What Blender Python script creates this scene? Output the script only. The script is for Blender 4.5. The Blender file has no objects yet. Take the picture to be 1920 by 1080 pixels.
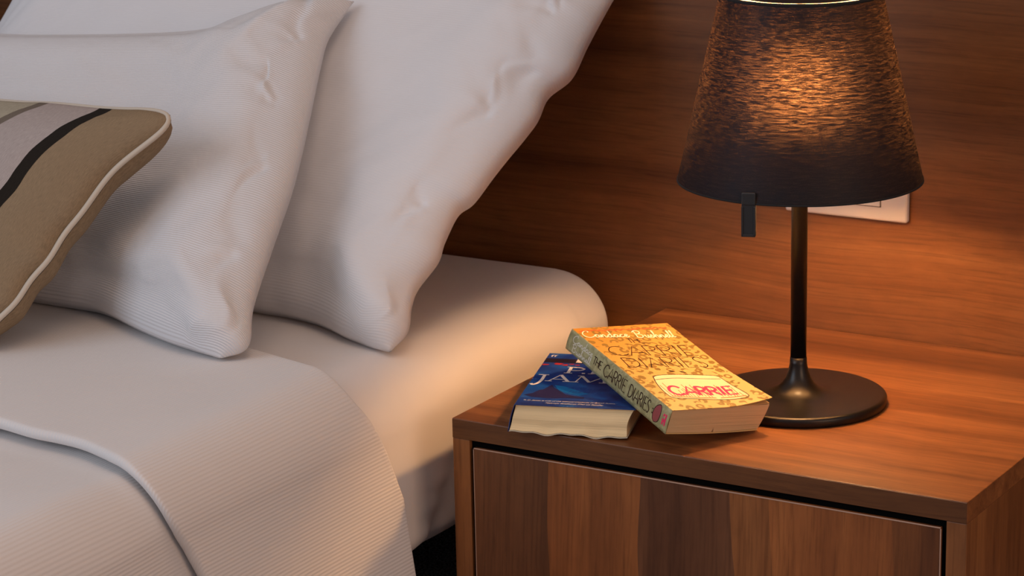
import bpy, bmesh, math, random
import numpy as np
from mathutils import Vector, Matrix

random.seed(7)
scene = bpy.context.scene
col = scene.collection
H = 0.27                                # height of the nightstand top above the floor

# ------------------------------------------------------------------ camera
yaw, pitch, roll, fpx = 0.5436260, 0.2610594, -0.0212824, 4987.856
cpos = Vector((1.25088, -2.38183, 0.74252 + H))
fwd = Vector((-math.sin(yaw)*math.cos(pitch), math.cos(yaw)*math.cos(pitch), -math.sin(pitch)))
rt0 = Vector((math.cos(yaw), math.sin(yaw), 0)); up0 = rt0.cross(fwd)
rt = rt0*math.cos(roll) + up0*math.sin(roll); up = -rt0*math.sin(roll) + up0*math.cos(roll)
cam_data = bpy.data.cameras.new('camera'); cam = bpy.data.objects.new('camera', cam_data)
col.objects.link(cam); scene.camera = cam
M = Matrix((( rt.x, up.x, -fwd.x, cpos.x), (rt.y, up.y, -fwd.y, cpos.y), (rt.z, up.z, -fwd.z, cpos.z), (0, 0, 0, 1)))
cam.matrix_world = M
cam_data.sensor_width = 36; cam_data.lens = fpx*36/1920
cam_data.clip_start = 0.05
cam_data.dof.use_dof = True; cam_data.dof.focus_distance = 2.30; cam_data.dof.aperture_fstop = 20

# ------------------------------------------------------------------ world, daylight and added fills
world = bpy.data.worlds.new('world'); scene.world = world; world.use_nodes = True
bg = world.node_tree.nodes['Background']
bg.inputs[0].default_value = (0.93, 0.92, 1.0, 1); bg.inputs[1].default_value = 0.30

def area(name, loc, target, size, power, color):
    d = bpy.data.lights.new(name, 'AREA'); d.shape = 'RECTANGLE'; d.size = size[0]; d.size_y = size[1]
    d.energy = power; d.color = color
    o = bpy.data.objects.new(name, d); col.objects.link(o); o.location = loc
    o.rotation_euler = (Vector(target) - Vector(loc)).to_track_quat('-Z', 'Y').to_euler()
    return o
area('window_daylight', (-1.5, -3.1, 1.65), (-0.4, -0.2, 0.42), (1.7, 1.5), 28, (0.73, 0.85, 1.0))
area('warm_top_fill', (0.45, -1.0, 2.3), (0.0, -0.7, 0.25), (0.9, 0.7), 7, (1.0, 0.66, 0.44))  # added overhead fill, stands for lamp light bounced off an unseen ceiling
area('warm_right_fill', (2.3, -1.4, 0.95), (-0.1, -0.5, 0.3), (1.0, 1.0), 13, (1.0, 0.60, 0.37))  # unseen warm side fill, added to brighten right-facing cloth and wood
area('warm_front_fill', (-0.5, -2.8, 2.0), (0.1, -0.3, 0.25), (0.8, 0.8), 2.5, (1.0, 0.80, 0.64))  # added front fill for the drawer front and page edges, no real fitting

vs = scene.view_settings
scene.display_settings.display_device = 'sRGB'
vs.view_transform = 'Standard'; vs.look = 'None'; vs.gamma = 1; vs.exposure = 0.0; vs.use_curve_mapping = False

# ------------------------------------------------------------------ object helpers
def link(o, parent=None):
    col.objects.link(o)
    if parent is not None: o.parent = parent
    return o

def tag(o, label=None, cat=None, group=None, kind=None):
    if label: o['label'] = label
    if cat: o['category'] = cat
    if group: o['group'] = group
    if kind: o['kind'] = kind
    return o

def empty(name, loc, rot=(0, 0, 0)):
    o = bpy.data.objects.new(name, None); o.empty_display_size = 0.05
    o.location = loc; o.rotation_euler = rot
    return link(o)

def mesh_obj(name, verts, faces, mat, parent=None, smooth=False, uvs=None, loc=(0, 0, 0)):
    me = bpy.data.meshes.new(name)
    me.from_pydata([tuple(map(float, v)) for v in verts], [], [tuple(int(i) for i in f) for f in faces]); me.update()
    if uvs is not None:
        lay = me.uv_layers.new(name='UVMap')
        uv = np.asarray(uvs, dtype=np.float32)
        idx = np.empty(len(me.loops), dtype=np.int32); me.loops.foreach_get('vertex_index', idx)
        lay.data.foreach_set('uv', uv[idx].ravel())
    if smooth: me.polygons.foreach_set('use_smooth', [True]*len(me.polygons))
    me.materials.append(mat)
    o = bpy.data.objects.new(name, me); o.location = loc
    return link(o, parent)

def box(name, lo, hi, mat, parent=None, bevel=0.0008, segs=2, uvdir=None):
    bm = bmesh.new(); bmesh.ops.create_cube(bm, size=1)
    lo = Vector(lo); hi = Vector(hi)
    for v in bm.verts:
        v.co = Vector([lo[i] + (v.co[i] + .5)*(hi[i] - lo[i]) for i in range(3)])
    if bevel: bmesh.ops.bevel(bm, geom=list(bm.edges), offset=bevel, segments=segs, profile=.5, affect='EDGES')
    me = bpy.data.meshes.new(name); bm.to_mesh(me); bm.free(); me.materials.append(mat)
    return link(bpy.data.objects.new(name, me), parent)

def lathe(name, prof, mat, parent=None, n=96, cap=True, loc=(0, 0, 0)):
    vs_, fs = [], []
    for r, z in prof:
        for k in range(n):
            a = 2*math.pi*k/n; vs_.append((r*math.cos(a), r*math.sin(a), z))
    for i in range(len(prof) - 1):
        for k in range(n):
            a, b = i*n + k, i*n + (k + 1) % n
            fs.append((a, b, b + n, a + n))
    if cap:
        fs.append(tuple(range(n))[::-1]); fs.append(tuple(range((len(prof) - 1)*n, len(prof)*n)))
    return mesh_obj(name, vs_, fs, mat, parent, smooth=True, loc=loc)

def grid_faces(ny, nx, base=0, flip=False, wrap=False):
    f = []
    for j in range(ny - 1):
        for i in range(nx if wrap else nx - 1):
            i2 = (i + 1) % nx
            q = (base + j*nx + i, base + j*nx + i2, base + (j + 1)*nx + i2, base + (j + 1)*nx + i)
            f.append(q[::-1] if flip else q)
    return f

def tube(name, pts, r, mat, parent=None, n=10):
    pts = [Vector(p) for p in pts]; vs_ = []; fs = []
    nrm = None
    for i, p in enumerate(pts):
        t = (pts[min(i + 1, len(pts) - 1)] - pts[max(i - 1, 0)]).normalized()
        if nrm is None: nrm = t.orthogonal().normalized()
        nrm = (nrm - t*nrm.dot(t)).normalized(); b = t.cross(nrm)
        for k in range(n):
            a = 2*math.pi*k/n; vs_.append(p + (nrm*math.cos(a) + b*math.sin(a))*r)
    for i in range(len(pts) - 1):
        for k in range(n):
            a, b2 = i*n + k, i*n + (k + 1) % n
            fs.append((a, b2, b2 + n, a + n))
    fs.append(tuple(range(n))[::-1]); fs.append(tuple(range((len(pts) - 1)*n, len(pts)*n)))
    return mesh_obj(name, vs_, fs, mat, parent, smooth=True)

# ------------------------------------------------------------------ materials
def srgb(r, g, b):
    f = lambda c: (c/255/12.92) if c/255 <= 0.04045 else ((c/255 + 0.055)/1.055)**2.4
    return (f(r), f(g), f(b), 1)

class Nt:
    def __init__(s, name):
        s.m = bpy.data.materials.new(name); s.m.use_nodes = True; s.t = s.m.node_tree
        s.p = s.t.nodes['Principled BSDF']; s.out = s.t.nodes['Material Output']
    def n(s, typ, **kw):
        nd = s.t.nodes.new(typ)
        for k, v in kw.items():
            if k.startswith('i_'):
                key = k[2:]; key = int(key) if key.isdigit() else key.replace('_', ' ')
                nd.inputs[key].default_value = v
            else: setattr(nd, k, v)
        return nd
    def l(s, a, b): s.t.links.new(a, b)
    def math(s, op, a, b=None):
        nd = s.n('ShaderNodeMath', operation=op)
        for i, x in enumerate((a, b)):
            if x is None: continue
            if isinstance(x, (int, float)): nd.inputs[i].default_value = x
            else: s.l(x, nd.inputs[i])
        return nd.outputs[0]
    def ramp(s, fac, stops, interp='LINEAR'):
        nd = s.n('ShaderNodeValToRGB'); cr = nd.color_ramp; cr.interpolation = interp
        while len(cr.elements) < len(stops): cr.elements.new(0.5)
        for e, (p, c) in zip(cr.elements, stops): e.position = p; e.color = c if len(c) == 4 else (*c, 1)
        s.l(fac, nd.inputs[0]); return nd.outputs[0]
    def mix(s, fac, a, b, mode='MIX'):
        nd = s.n('ShaderNodeMix', data_type='RGBA', blend_type=mode)
        for sock, x in ((nd.inputs[0], fac), (nd.inputs[6], a), (nd.inputs[7], b)):
            if isinstance(x, (int, float)): sock.default_value = x
            elif isinstance(x, tuple): sock.default_value = x
            else: s.l(x, sock)
        return nd.outputs[2]
    def noise(s, vec, scale, detail=4, rough=.5, dist=0):
        nd = s.n('ShaderNodeTexNoise', i_Scale=scale, i_Detail=detail, i_Roughness=rough, i_Distortion=dist)
        if vec is not None: s.l(vec, nd.inputs['Vector'])
        return nd.outputs[0]
    def mapping(s, vec, scale=(1, 1, 1), rot=(0, 0, 0), loc=(0, 0, 0)):
        nd = s.n('ShaderNodeMapping'); nd.inputs['Scale'].default_value = scale
        nd.inputs['Rotation'].default_value = rot; nd.inputs['Location'].default_value = loc
        s.l(vec, nd.inputs['Vector']); return nd.outputs[0]
    def bump(s, h, strength, dist, prev=None):
        nd = s.n('ShaderNodeBump', i_Strength=strength, i_Distance=dist)
        s.l(h, nd.inputs['Height'])
        if prev is not None: s.l(prev, nd.inputs['Normal'])
        return nd.outputs[0]

def flat_mat(name, rgb, rough=.6, spec=.3, metallic=0):
    m = Nt(name); m.p.inputs['Base Color'].default_value = rgb; m.p.inputs['Roughness'].default_value = rough
    m.p.inputs['Specular IOR Level'].default_value = spec; m.p.inputs['Metallic'].default_value = metallic
    return m.m

def wood_mat(name, axis, strips=0, bright=1.0, loc=(0, 0, 0), sc=1.0, wav=0.0):
    """walnut veneer; axis = direction of the grain (0 x, 1 y, 2 z)"""
    m = Nt(name); tc = m.n('ShaderNodeTexCoord').outputs['Object']
    stretch = [1.0, 1.0, 1.0]; stretch[axis] = 0.035
    # lazy waviness of the grain
    wn = m.n('ShaderNodeTexNoise', i_Scale=2.2*sc, i_Detail=2); wl = m.mapping(tc, scale=tuple(1.0 if k == axis else .8 for k in range(3)), loc=loc)
    m.l(wl, wn.inputs['Vector'])
    off = m.n('ShaderNodeVectorMath', operation='SCALE'); m.l(wn.outputs['Color'], off.inputs[0]); off.inputs['Scale'].default_value = 0.035 + wav
    add = m.n('ShaderNodeVectorMath', operation='ADD'); m.l(tc, add.inputs[0]); m.l(off.outputs[0], add.inputs[1])
    v1 = m.mapping(add.outputs[0], scale=tuple(x*sc for x in stretch), loc=loc)
    broad = m.noise(v1, 11, 3, .55)                      # broad bands
    mid = m.noise(v1, 48, 5, .6)
    st2 = list(stretch); st2[axis] = 0.02
    v2 = m.mapping(add.outputs[0], scale=tuple(st2), loc=loc)
    fine = m.noise(v2, 380, 4, .6)                        # pores
    f = m.math('ADD', m.math('MULTIPLY', broad, .62), m.math('MULTIPLY', mid, .38))
    b = bright
    c = m.ramp(f, [(.30, (.065*b, .022*b, .0080*b)), (.42, (.135*b, .048*b, .0155*b)), (.52, (.195*b, .072*b, .0225*b)), (.62, (.255*b, .100*b, .032*b)), (.74, (.33*b, .140*b, .047*b))])
    pores = m.ramp(fine, [(.32, (.76, .74, .72)), (.5, (1, 1, 1)), (.75, (1.08, 1.08, 1.08))])
    c = m.mix(1.0, c, pores, 'MULTIPLY')
    vfig = m.mapping(tc, scale=tuple(9 if k == axis else 26 for k in range(3)), loc=loc)   # faint cross figure
    c = m.mix(1.0, c, m.ramp(m.noise(vfig, 3, 3, .6, .6), [(.3, (.90, .90, .90)), (.7, (1.08, 1.08, 1.08))]), 'MULTIPLY')
    if strips:
        sx = m.n('ShaderNodeSeparateXYZ'); m.l(tc, sx.inputs[0])
        slow = m.noise(m.mapping(tc, scale=(1, 1, .9), loc=(3, 0, 0)), 4, 1)
        u = m.math('ADD', m.math('MULTIPLY', sx.outputs[0], strips), m.math('MULTIPLY', slow, 1.5))
        # uneven strip widths
        u = m.math('ADD', u, m.math('MULTIPLY', m.math('SINE', m.math('MULTIPLY', u, 2.3)), .35))
        wn_ = m.n('ShaderNodeTexWhiteNoise', noise_dimensions='1D'); m.l(m.math('FLOOR', u), wn_.inputs['W'])
        tone = m.ramp(wn_.outputs['Value'], [(0, (.55, .55, .74)), (.35, (.78, .76, .78)), (.65, (1.08, .98, .90)), (1, (1.30, 1.12, .98))])
        c = m.mix(1.0, c, tone, 'MULTIPLY')
    m.l(c, m.p.inputs['Base Color'])
    m.p.inputs['Roughness'].default_value = .42; m.p.inputs['Specular IOR Level'].default_value = .35
    m.l(m.bump(fine, .12, .0006), m.p.inputs['Normal'])
    return m.m

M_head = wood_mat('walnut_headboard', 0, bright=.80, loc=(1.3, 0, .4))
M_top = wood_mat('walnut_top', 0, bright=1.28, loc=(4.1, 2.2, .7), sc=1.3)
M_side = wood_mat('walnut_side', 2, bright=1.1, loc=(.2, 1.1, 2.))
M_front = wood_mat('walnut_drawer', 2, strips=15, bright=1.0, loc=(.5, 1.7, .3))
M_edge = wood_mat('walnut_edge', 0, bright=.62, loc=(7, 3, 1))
M_edgelip = flat_mat('walnut_lip_highlight', (.42, .27, .20, 1), .5)
M_black = flat_mat('gap_shade_and_plinth_black', (.002, .002, .002, 1), .9, .05)

def cloth_mat(name, rgb, rib=0.0023, ribdir='V', strength=.35, dist=.0005, wr=0.0, blot=0.03):
    m = Nt(name); tcn = m.n('ShaderNodeTexCoord'); uv = tcn.outputs['UV']; ob = tcn.outputs['Object']
    nz = m.ramp(m.noise(ob, 9, 2, .5), [(.3, tuple(x*(1 - blot) for x in rgb[:3])), (.7, rgb[:3])])
    m.l(nz, m.p.inputs['Base Color'])
    m.p.inputs['Roughness'].default_value = .88; m.p.inputs['Specular IOR Level'].default_value = .18
    m.p.inputs['Sheen Weight'].default_value = .15; m.p.inputs['Sheen Roughness'].default_value = .5
    prev = None
    if wr:
        w1 = m.noise(m.mapping(ob, scale=(1, 1, 1)), 16, 3, .5, .8)
        prev = m.bump(w1, wr, .006)
    if rib:
        sx = m.n('ShaderNodeSeparateXYZ'); m.l(uv, sx.inputs[0])
        s = sx.outputs[1] if ribdir == 'V' else sx.outputs[0]
        h = m.math('SINE', m.math('MULTIPLY', s, 2*math.pi/rib))
        prev = m.bump(h, strength, dist, prev)
    fine = m.noise(uv, 1500, 2, .5)
    m.l(m.bump(fine, .1, .0003, prev), m.p.inputs['Normal'])
    return m.m

M_pillow = cloth_mat('white_ribbed_pillowcase', (.74, .73, .745), .0026, 'V', .55, .0006, wr=.08)
M_pillow2 = cloth_mat('white_pillowcase', (.74, .73, .745), .0026, 'V', .16, .0005, wr=.10)
M_sheet = cloth_mat('white_sheet', (.74, .71, .70), 0, wr=.10)
M_coverlet = cloth_mat('white_ribbed_coverlet', (.72, .69, .68), .0034, 'U', .22, .0006, wr=.06)

# ------------------------------------------------------------------ the room
M_wallp = flat_mat('wall_paint', (.62, .56, .50, 1), .9)
m = Nt('dark_carpet'); tc = m.n('ShaderNodeTexCoord').outputs['Object']
cn = m.noise(tc, 420, 2, .7)
m.l(m.ramp(cn, [(.38, (.03, .033, .04)), (.50, (.22, .225, .25)), (.62, (.80, .81, .86))]), m.p.inputs['Base Color'])
m.p.inputs['Roughness'].default_value = 1; m.l(m.bump(cn, .9, .006), m.p.inputs['Normal']); M_carpet = m.m
tag(box('floor', (-2.8, -4.2, -.05), (2.2, .036, 0), M_carpet, bevel=0), 'dark speckled carpet floor', kind='structure')
tag(box('wall_back', (-2.8, .036, 0), (2.2, .15, 2.6), M_wallp, bevel=0), 'wall behind the wooden headboard panel', kind='structure')

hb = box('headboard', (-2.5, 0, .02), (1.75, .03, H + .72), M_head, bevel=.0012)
tag(hb, 'wide walnut veneer headboard panel behind bed and nightstand', 'headboard')

# ------------------------------------------------------------------ nightstand
W, D = .50, .4229
ns = empty('nightstand', (0, 0, 0))
tag(ns, 'low walnut nightstand with black shadow gap around its drawer front', 'nightstand')
T = .019
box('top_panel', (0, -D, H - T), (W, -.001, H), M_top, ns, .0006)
# darker edge banding along the front of the top
box('edge_band', (0.0003, -D - .0007, H - T + .0004), (W - .0003, -D + .0002, H - .0006), M_edge, ns, .0002)
box('side_panel', (0, -D, 0.0), (.018, -.001, H - T), M_side, ns, .0006)
box('side_panel', (W - .018, -D, 0.0), (W, -.001, H - T), M_side, ns, .0006)
box('back_panel', (.018, -.012, 0.03), (W - .018, -.002, H - T), M_side, ns, 0)
box('gap_shade_block', (.0185, -D + .0042, .035), (W - .0185, -.02, H - T - .0005), M_black, ns, 0)  # black block close behind the drawer, the gap's shade put into solid colour
box('plinth', (.018, -D + .03, 0), (W - .018, -D + .045, .033), M_black, ns, 0)
gap = .0045
z1 = H - T - .0065; z0 = z1 - .190
for k, (a, b) in enumerate(((.040, z1),)):
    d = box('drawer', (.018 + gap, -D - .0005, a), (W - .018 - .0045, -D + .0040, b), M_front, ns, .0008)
    # pale edge banding with its bevel highlight put into the colour, along the top and inner edges of the drawer front
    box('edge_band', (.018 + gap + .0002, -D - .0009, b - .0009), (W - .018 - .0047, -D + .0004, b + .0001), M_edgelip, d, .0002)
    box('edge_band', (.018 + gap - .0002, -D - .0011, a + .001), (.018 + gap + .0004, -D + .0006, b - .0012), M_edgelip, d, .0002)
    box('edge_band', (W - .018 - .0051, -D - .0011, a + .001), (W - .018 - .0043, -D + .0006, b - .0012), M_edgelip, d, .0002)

# ------------------------------------------------------------------ bed and mattress
def snoise(p, s, seed=0, oct=3):
    """smooth cheap sine noise on an array of points (n,3)"""
    rs = np.random.RandomState(seed); out = np.zeros(len(p)); a = 1.
    for o in range(oct):
        for k in range(4):
            d = rs.randn(3); d /= np.linalg.norm(d)
            out += a*np.sin((p @ d)*s*(1.6**o) + rs.rand()*6.28)*np.cos((p @ np.roll(d, 1))*s*.7*(1.6**o) + rs.rand()*6.28)
        a *= .5
    return out/4

bed = empty('bed_base', (0, 0, 0))
tag(bed, 'dark upholstered bed base set back under the white mattress', 'bed')
M_base = flat_mat('dark_bed_base', (.012, .012, .013, 1), .9)
box('base_frame', (-1.70, -1.9, H - .190), (-.22, -.012, H - .1575), M_base, bed, .004)
for x in (-1.62, -.42):
    for y in (-.08, -1.94):
        box('leg', (x - .025, y - .025, 0), (x + .025, y + .025, H - .190), M_base, bed, .003)

MXR, MTOP, MBOT = -.053, H + .037, H - .157
def rounded_block(lo, hi, n, rfun):
    """subdivided box whose corners are rounded with radii given by rfun(sx, sy, sz)"""
    lo = np.array(lo); hi = np.array(hi); V = []; F = []
    def lin(a, b, k, r=.09):
        t = np.linspace(0, 1, k); L = b - a
        e = min(r/L, .3)
        q = np.concatenate([np.linspace(0, e, 14), np.linspace(e, 1 - e, max(k - 26, 2))[1:-1], np.linspace(1 - e, 1, 14)])
        return a + q*L
    ax = [lin(lo[i], hi[i], n[i]) for i in range(3)]
    for fa in range(3):
        u, v = [i for i in range(3) if i != fa]
        for side in (0, 1):
            base = len(V); U, Vv = ax[u], ax[v]
            for b in Vv:
                for a in U:
                    p = [0, 0, 0]; p[fa] = (lo, hi)[side][fa]; p[u] = a; p[v] = b; V.append(p)
            fl = (side == 0) ^ (fa == 1)
            F += grid_faces(len(Vv), len(U), base, flip=fl)
    V = np.array(V)
    c = (lo + hi)/2; sg = np.sign(V - c)
    R = np.stack([np.where(sg[:, 0] > 0, .066, .066), np.where(sg[:, 1] > 0, .030, .066), np.where(sg[:, 2] > 0, .058, .022)], 1)
    inner = np.where(sg > 0, np.minimum(V, hi - R), np.maximum(V, lo + R))
    d = (V - inner)/R
    ln = np.linalg.norm(d, axis=1, keepdims=True); ln[ln < 1e-9] = 1
    # points that stick out of the rounded shape are pulled onto it
    P = inner + np.where(ln > 1e-6, d/ln, 0)*R
    flatm = (np.abs(V - inner) > 1e-9).sum(1) == 1
    P[flatm] = V[flatm]
    return P, F
P, F = rounded_block((-1.85, -2.06, MBOT), (MXR, -.004, MTOP), (110, 140, 46), None)
# soft waves of the tucked sheet on the side, a slanting tuck fold, and gentle top undulation
side = np.clip((P[:, 0] - (MXR - .03))/.03, 0, 1)
dep = np.clip((MTOP - P[:, 2])/.19, 0, 1)
w = snoise(P*np.array([0, 1, .22]), 34, 3)*.0022 + snoise(P*np.array([0, 1, .3]), 75, 4)*.0009
P[:, 0] += side*w*(.3 + dep)
s_ = (P[:, 1] + .385) - (P[:, 2] - (H - .12))*.75      # slanting fold line
P[:, 0] += side*np.clip(dep*1.6 - .5, 0, 1)*(.0035*np.exp(-(s_/.007)**2) - .004*np.exp(-((s_ - .018)/.012)**2))
s2 = (P[:, 1] + .13) + (P[:, 2] - H)*.1
P[:, 0] += side*(.0020*np.exp(-(s2/.006)**2) + .0018*np.exp(-((s2 - .035)/.007)**2))*np.clip(1.3 - dep*1.2, 0, 1)
topm = np.clip((P[:, 2] - (MTOP - .02))/.02, 0, 1)
P[:, 2] += topm*snoise(P*np.array([1, 1, 0]), 12, 9)*.0012
bm = bmesh.new()
vsb = [bm.verts.new(p) for p in P]
for f in F: bm.faces.new([vsb[i] for i in f])
bmesh.ops.remove_doubles(bm, verts=bm.verts, dist=1e-4)
bmesh.ops.recalc_face_normals(bm, faces=bm.faces)
me = bpy.data.meshes.new('mattress'); bm.to_mesh(me); bm.free()
me.polygons.foreach_set('use_smooth', [True]*len(me.polygons)); me.materials.append(M_sheet)
matt = link(bpy.data.objects.new('mattress', me))
tag(matt, 'thick mattress in a smooth white fitted sheet beside the nightstand', 'mattress')

# ------------------------------------------------------------------ coverlet
def section(s, off, y):
    """s: arc length across the bed from x=-1; returns x, z, following the mattress at distance off"""
    R = .042; xs = MXR - R; L0 = xs + 1.0; arc = (R + off)*math.pi/2
    if s <= L0: x, z, nx, nz = s - 1.0, MTOP + off, 0, 1
    elif s <= L0 + arc:
        a = (s - L0)/(R + off); x = xs + (R + off)*math.sin(a); z = MTOP - R + (R + off)*math.cos(a)
    else:
        d = s - L0 - arc; x = MXR + off + .085*d*(1 if off > .009 else .6); z = MTOP - R - d
    return x, z
def s_for_depth(): return None
SL = np.concatenate([np.linspace(-.85, .70, 70), np.linspace(.70, 1.06, 110)[1:], np.linspace(1.06, 1.205, 36)[1:]])
def y_fold(x, z):
    zz = z - H
    top = -.520 + .25*min(max(-.05 - x, 0), .42)
    if zz > .050 - .0: return top
    return float(np.interp(zz, [-.15, -.07, -.018, .030, .050], [-.463, -.470, -.490, -.515, top]))
def y_hem(x, z, s):
    zz = z - H; wob = .0022*math.sin(s*31) + .0016*math.sin(s*67 + 1)
    top = float(np.interp(x, [-.9, -.247, -.18, -.11, -.066, -.03], [-.70, -.753, -.761, -.777, -.792, -.803]))
    if zz > .048: return top + wob
    return float(np.interp(zz, [-.15, -.045, -.0186, .01, .048], [-.735, -.759, -.768, -.783, top])) + wob
def build_coverlet():
    # lower layer
    V = []; UV = []; ny = 110
    for j in range(ny):
        t = j/(ny - 1)
        for s in SL:
            x, z = section(s, .004 + .003*0, 0)
            y0 = y_fold(x, z) - .006
            y = y0 + (-2.12 - y0)*(t**1.3)
            V.append((x, y, z)); UV.append((s, y))
    V = np.array(V); n = snoise(V, 9, 21)*.004 + snoise(V, 22, 22)*.0015
    onlyup = np.clip((V[:, 2] - (MTOP - .04))/.04, 0, 1)
    infl = np.clip((-.78 - V[:, 1])/.10, 0, 1)          # puffier where it comes out from below the flap
    side = 1 - onlyup
    V[:, 2] += onlyup*(np.abs(n) + .006*infl)
    V[:, 0] += side*(np.abs(n)*1.2 + .006*infl)
    nV = len(V); ns_ = len(SL)
    F = grid_faces(ny, ns_, 0, flip=True)
    return V, F, UV
V, F, UV = build_coverlet()
cov = mesh_obj('coverlet', V, F, M_coverlet, None, True, UV)
sm = cov.modifiers.new('solid', 'SOLIDIFY'); sm.thickness = .003; sm.offset = -1
tag(cov, 'white ribbed coverlet draped over the bed with its top turned back', 'bed cover')
def build_flap():
    # closed rounded slab profile in (t, off); t=0 at the hem, 1 at the fold
    prof = []
    lo_, hi_ = .0090, .0190
    for k in range(60): prof.append((k/59, hi_, 0))
    for k in range(1, 10):
        a = math.pi*k/10; prof.append((1, (hi_ + lo_)/2 + (hi_ - lo_)/2*math.cos(a), math.sin(a)*.005))
    for k in range(60): prof.append((1 - k/59, lo_, 0))
    for k in range(1, 10):
        a = math.pi*k/10; prof.append((0, (hi_ + lo_)/2 - (hi_ - lo_)/2*math.cos(a), -math.sin(a)*.005))
    V = []; UV = []
    for s in SL:
        for (t, off, dy) in prof:
            x, z = section(s, off, 0)
            yh, yf = y_hem(x, z, s), y_fold(x, z)
            y = yh + (yf - yh)*t + dy
            V.append((x, y, z)); UV.append((s, y))
    V = np.array(V); n = snoise(V, 8, 41)*.0035 + snoise(V*np.array([1, .6, 1]), 26, 42)*.0012
    up_ = np.clip((V[:, 2] - (MTOP - .04))/.04, 0, 1)
    V[:, 2] += up_*(.002 + np.abs(n)); V[:, 0] += (1 - up_)*(.002 + n*1.3)
    F = grid_faces(len(SL), len(prof), 0, wrap=True)
    F.append(tuple(range(len(prof)))); 
    b = (len(SL) - 1)*len(prof); F.append(tuple(range(b, b + len(prof)))[::-1])
    return V, F, UV
V, F, UV = build_flap()
flap = mesh_obj('turned_back_flap', V, F, M_coverlet, cov, True, UV)

# ------------------------------------------------------------------ pillows: an inflated two-sided cloth, solved here
def inflate(w, h, nx, ny, vol, seed, steps=420, slack=1.0):
    rs = np.random.RandomState(seed)
    xs = np.linspace(0, w, nx); ys = np.linspace(0, h, ny)
    X, Y = np.meshgrid(xs, ys)
    P = np.zeros((2, ny, nx, 3)); P[..., 0] = X; P[..., 1] = Y
    bumpz = (np.sin(np.pi*X/w)*np.sin(np.pi*Y/h))
    flatp = P.reshape(-1, 3)
    for s, sg in ((0, 1), (1, -1)):
        nz = snoise(np.stack([X.ravel(), Y.ravel(), 0*X.ravel()], 1), 38, seed + s).reshape(ny, nx)
        P[s, ..., 2] = sg*bumpz*(.02 + .012*nz)
    dx = w/(nx - 1); dy = h/(ny - 1); dd = math.hypot(dx, dy)
    Q = P.copy()
    def con(a, b, rest, k=1.0, compress=True):
        d = b - a; l = np.linalg.norm(d, axis=-1, keepdims=True) + 1e-12
        c = d*((l - rest)/l)*.5*k
        if not compress: c = np.where(l > rest, c, 0)
        a += c; b -= c
    def tie():
        for sl in ((slice(None), 0), (slice(None), -1), (0, slice(None)), (-1, slice(None))):
            m_ = (P[0][sl] + P[1][sl])*.5; P[0][sl] = m_; P[1][sl] = m_
    for it in range(steps):
        vel = (P - Q)*.93; Q = P.copy(); P = P + vel
        # pressure along the vertex normals
        du = np.zeros_like(P); dv = np.zeros_like(P)
        du[:, :, 1:-1] = P[:, :, 2:] - P[:, :, :-2]; dv[:, 1:-1] = P[:, 2:] - P[:, :-2]
        N = np.cross(du, dv); N[1] *= -1
        volu = ((P[0, ..., 2] - P[1, ..., 2]).sum())*dx*dy
        pr = max(vol/max(volu, 1e-6) - 1, -.5)
        N = N/(4*dx*dy)
        P += N*np.clip(pr, -.5, .6)*.0012
        for _ in range(3):
            for par in (0, 1):
                con(P[:, :, par:-1:2], P[:, :, par + 1::2], dx)
                con(P[:, par:-1:2, :], P[:, par + 1::2, :], dy)
            for par in (0, 1):
                con(P[:, par:-1:2, :-1], P[:, par + 1::2, 1:], dd, .25)
                con(P[:, par:-1:2, 1:], P[:, par + 1::2, :-1], dd, .25)
            # bending
            for par in (0, 1, 2, 3):
                a = P[:, :, par:-2:4]; b = P[:, :, par + 2::4][:, :, :a.shape[2]]; a = a[:, :, :b.shape[2]]
                con(a, b, 2*dx, .12)
                a = P[:, par:-2:4]; b = P[:, par + 2::4][:, :a.shape[1]]; a = a[:, :b.shape[1]]
                con(a, b, 2*dy, .12)
            tie()
    return P

def coons(L, R_, B, T_):
    """edges as polylines of 3D points: L, R_ bottom->top; B, T_ left->right. returns f(u, v)"""
    def curve(pts):
        pts = np.array(pts, float)
        # Catmull-Rom through the points, arc-length parametrised
        P_ = np.vstack([2*pts[0] - pts[1], pts, 2*pts[-1] - pts[-2]]); out = []
        for i in range(1, len(P_) - 2):
            for t in np.linspace(0, 1, 24, endpoint=False):
                a, b, c, d = P_[i - 1:i + 3]
                out.append(.5*((2*b) + (-a + c)*t + (2*a - 5*b + 4*c - d)*t*t + (-a + 3*b - 3*c + d)*t**3))
        out.append(pts[-1]); out = np.array(out)
        s = np.concatenate([[0], np.cumsum(np.linalg.norm(np.diff(out, axis=0), axis=1))]); s /= s[-1]
        return lambda q: np.stack([np.interp(q, s, out[:, k]) for k in range(3)], -1)
    l, r, b, t = map(curve, (L, R_, B, T_))
    c00, c10, c01, c11 = (np.array(x, float) for x in (B[0], B[-1], T_[0], T_[-1]))
    def f(u, v):
        U = u[..., None]; Vv = v[..., None]
        return (1 - Vv)*b(u) + Vv*t(u) + (1 - U)*l(v) + U*r(v) - ((1 - U)*(1 - Vv)*c00 + U*(1 - Vv)*c10 + (1 - U)*Vv*c01 + U*Vv*c11)
    return f

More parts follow.
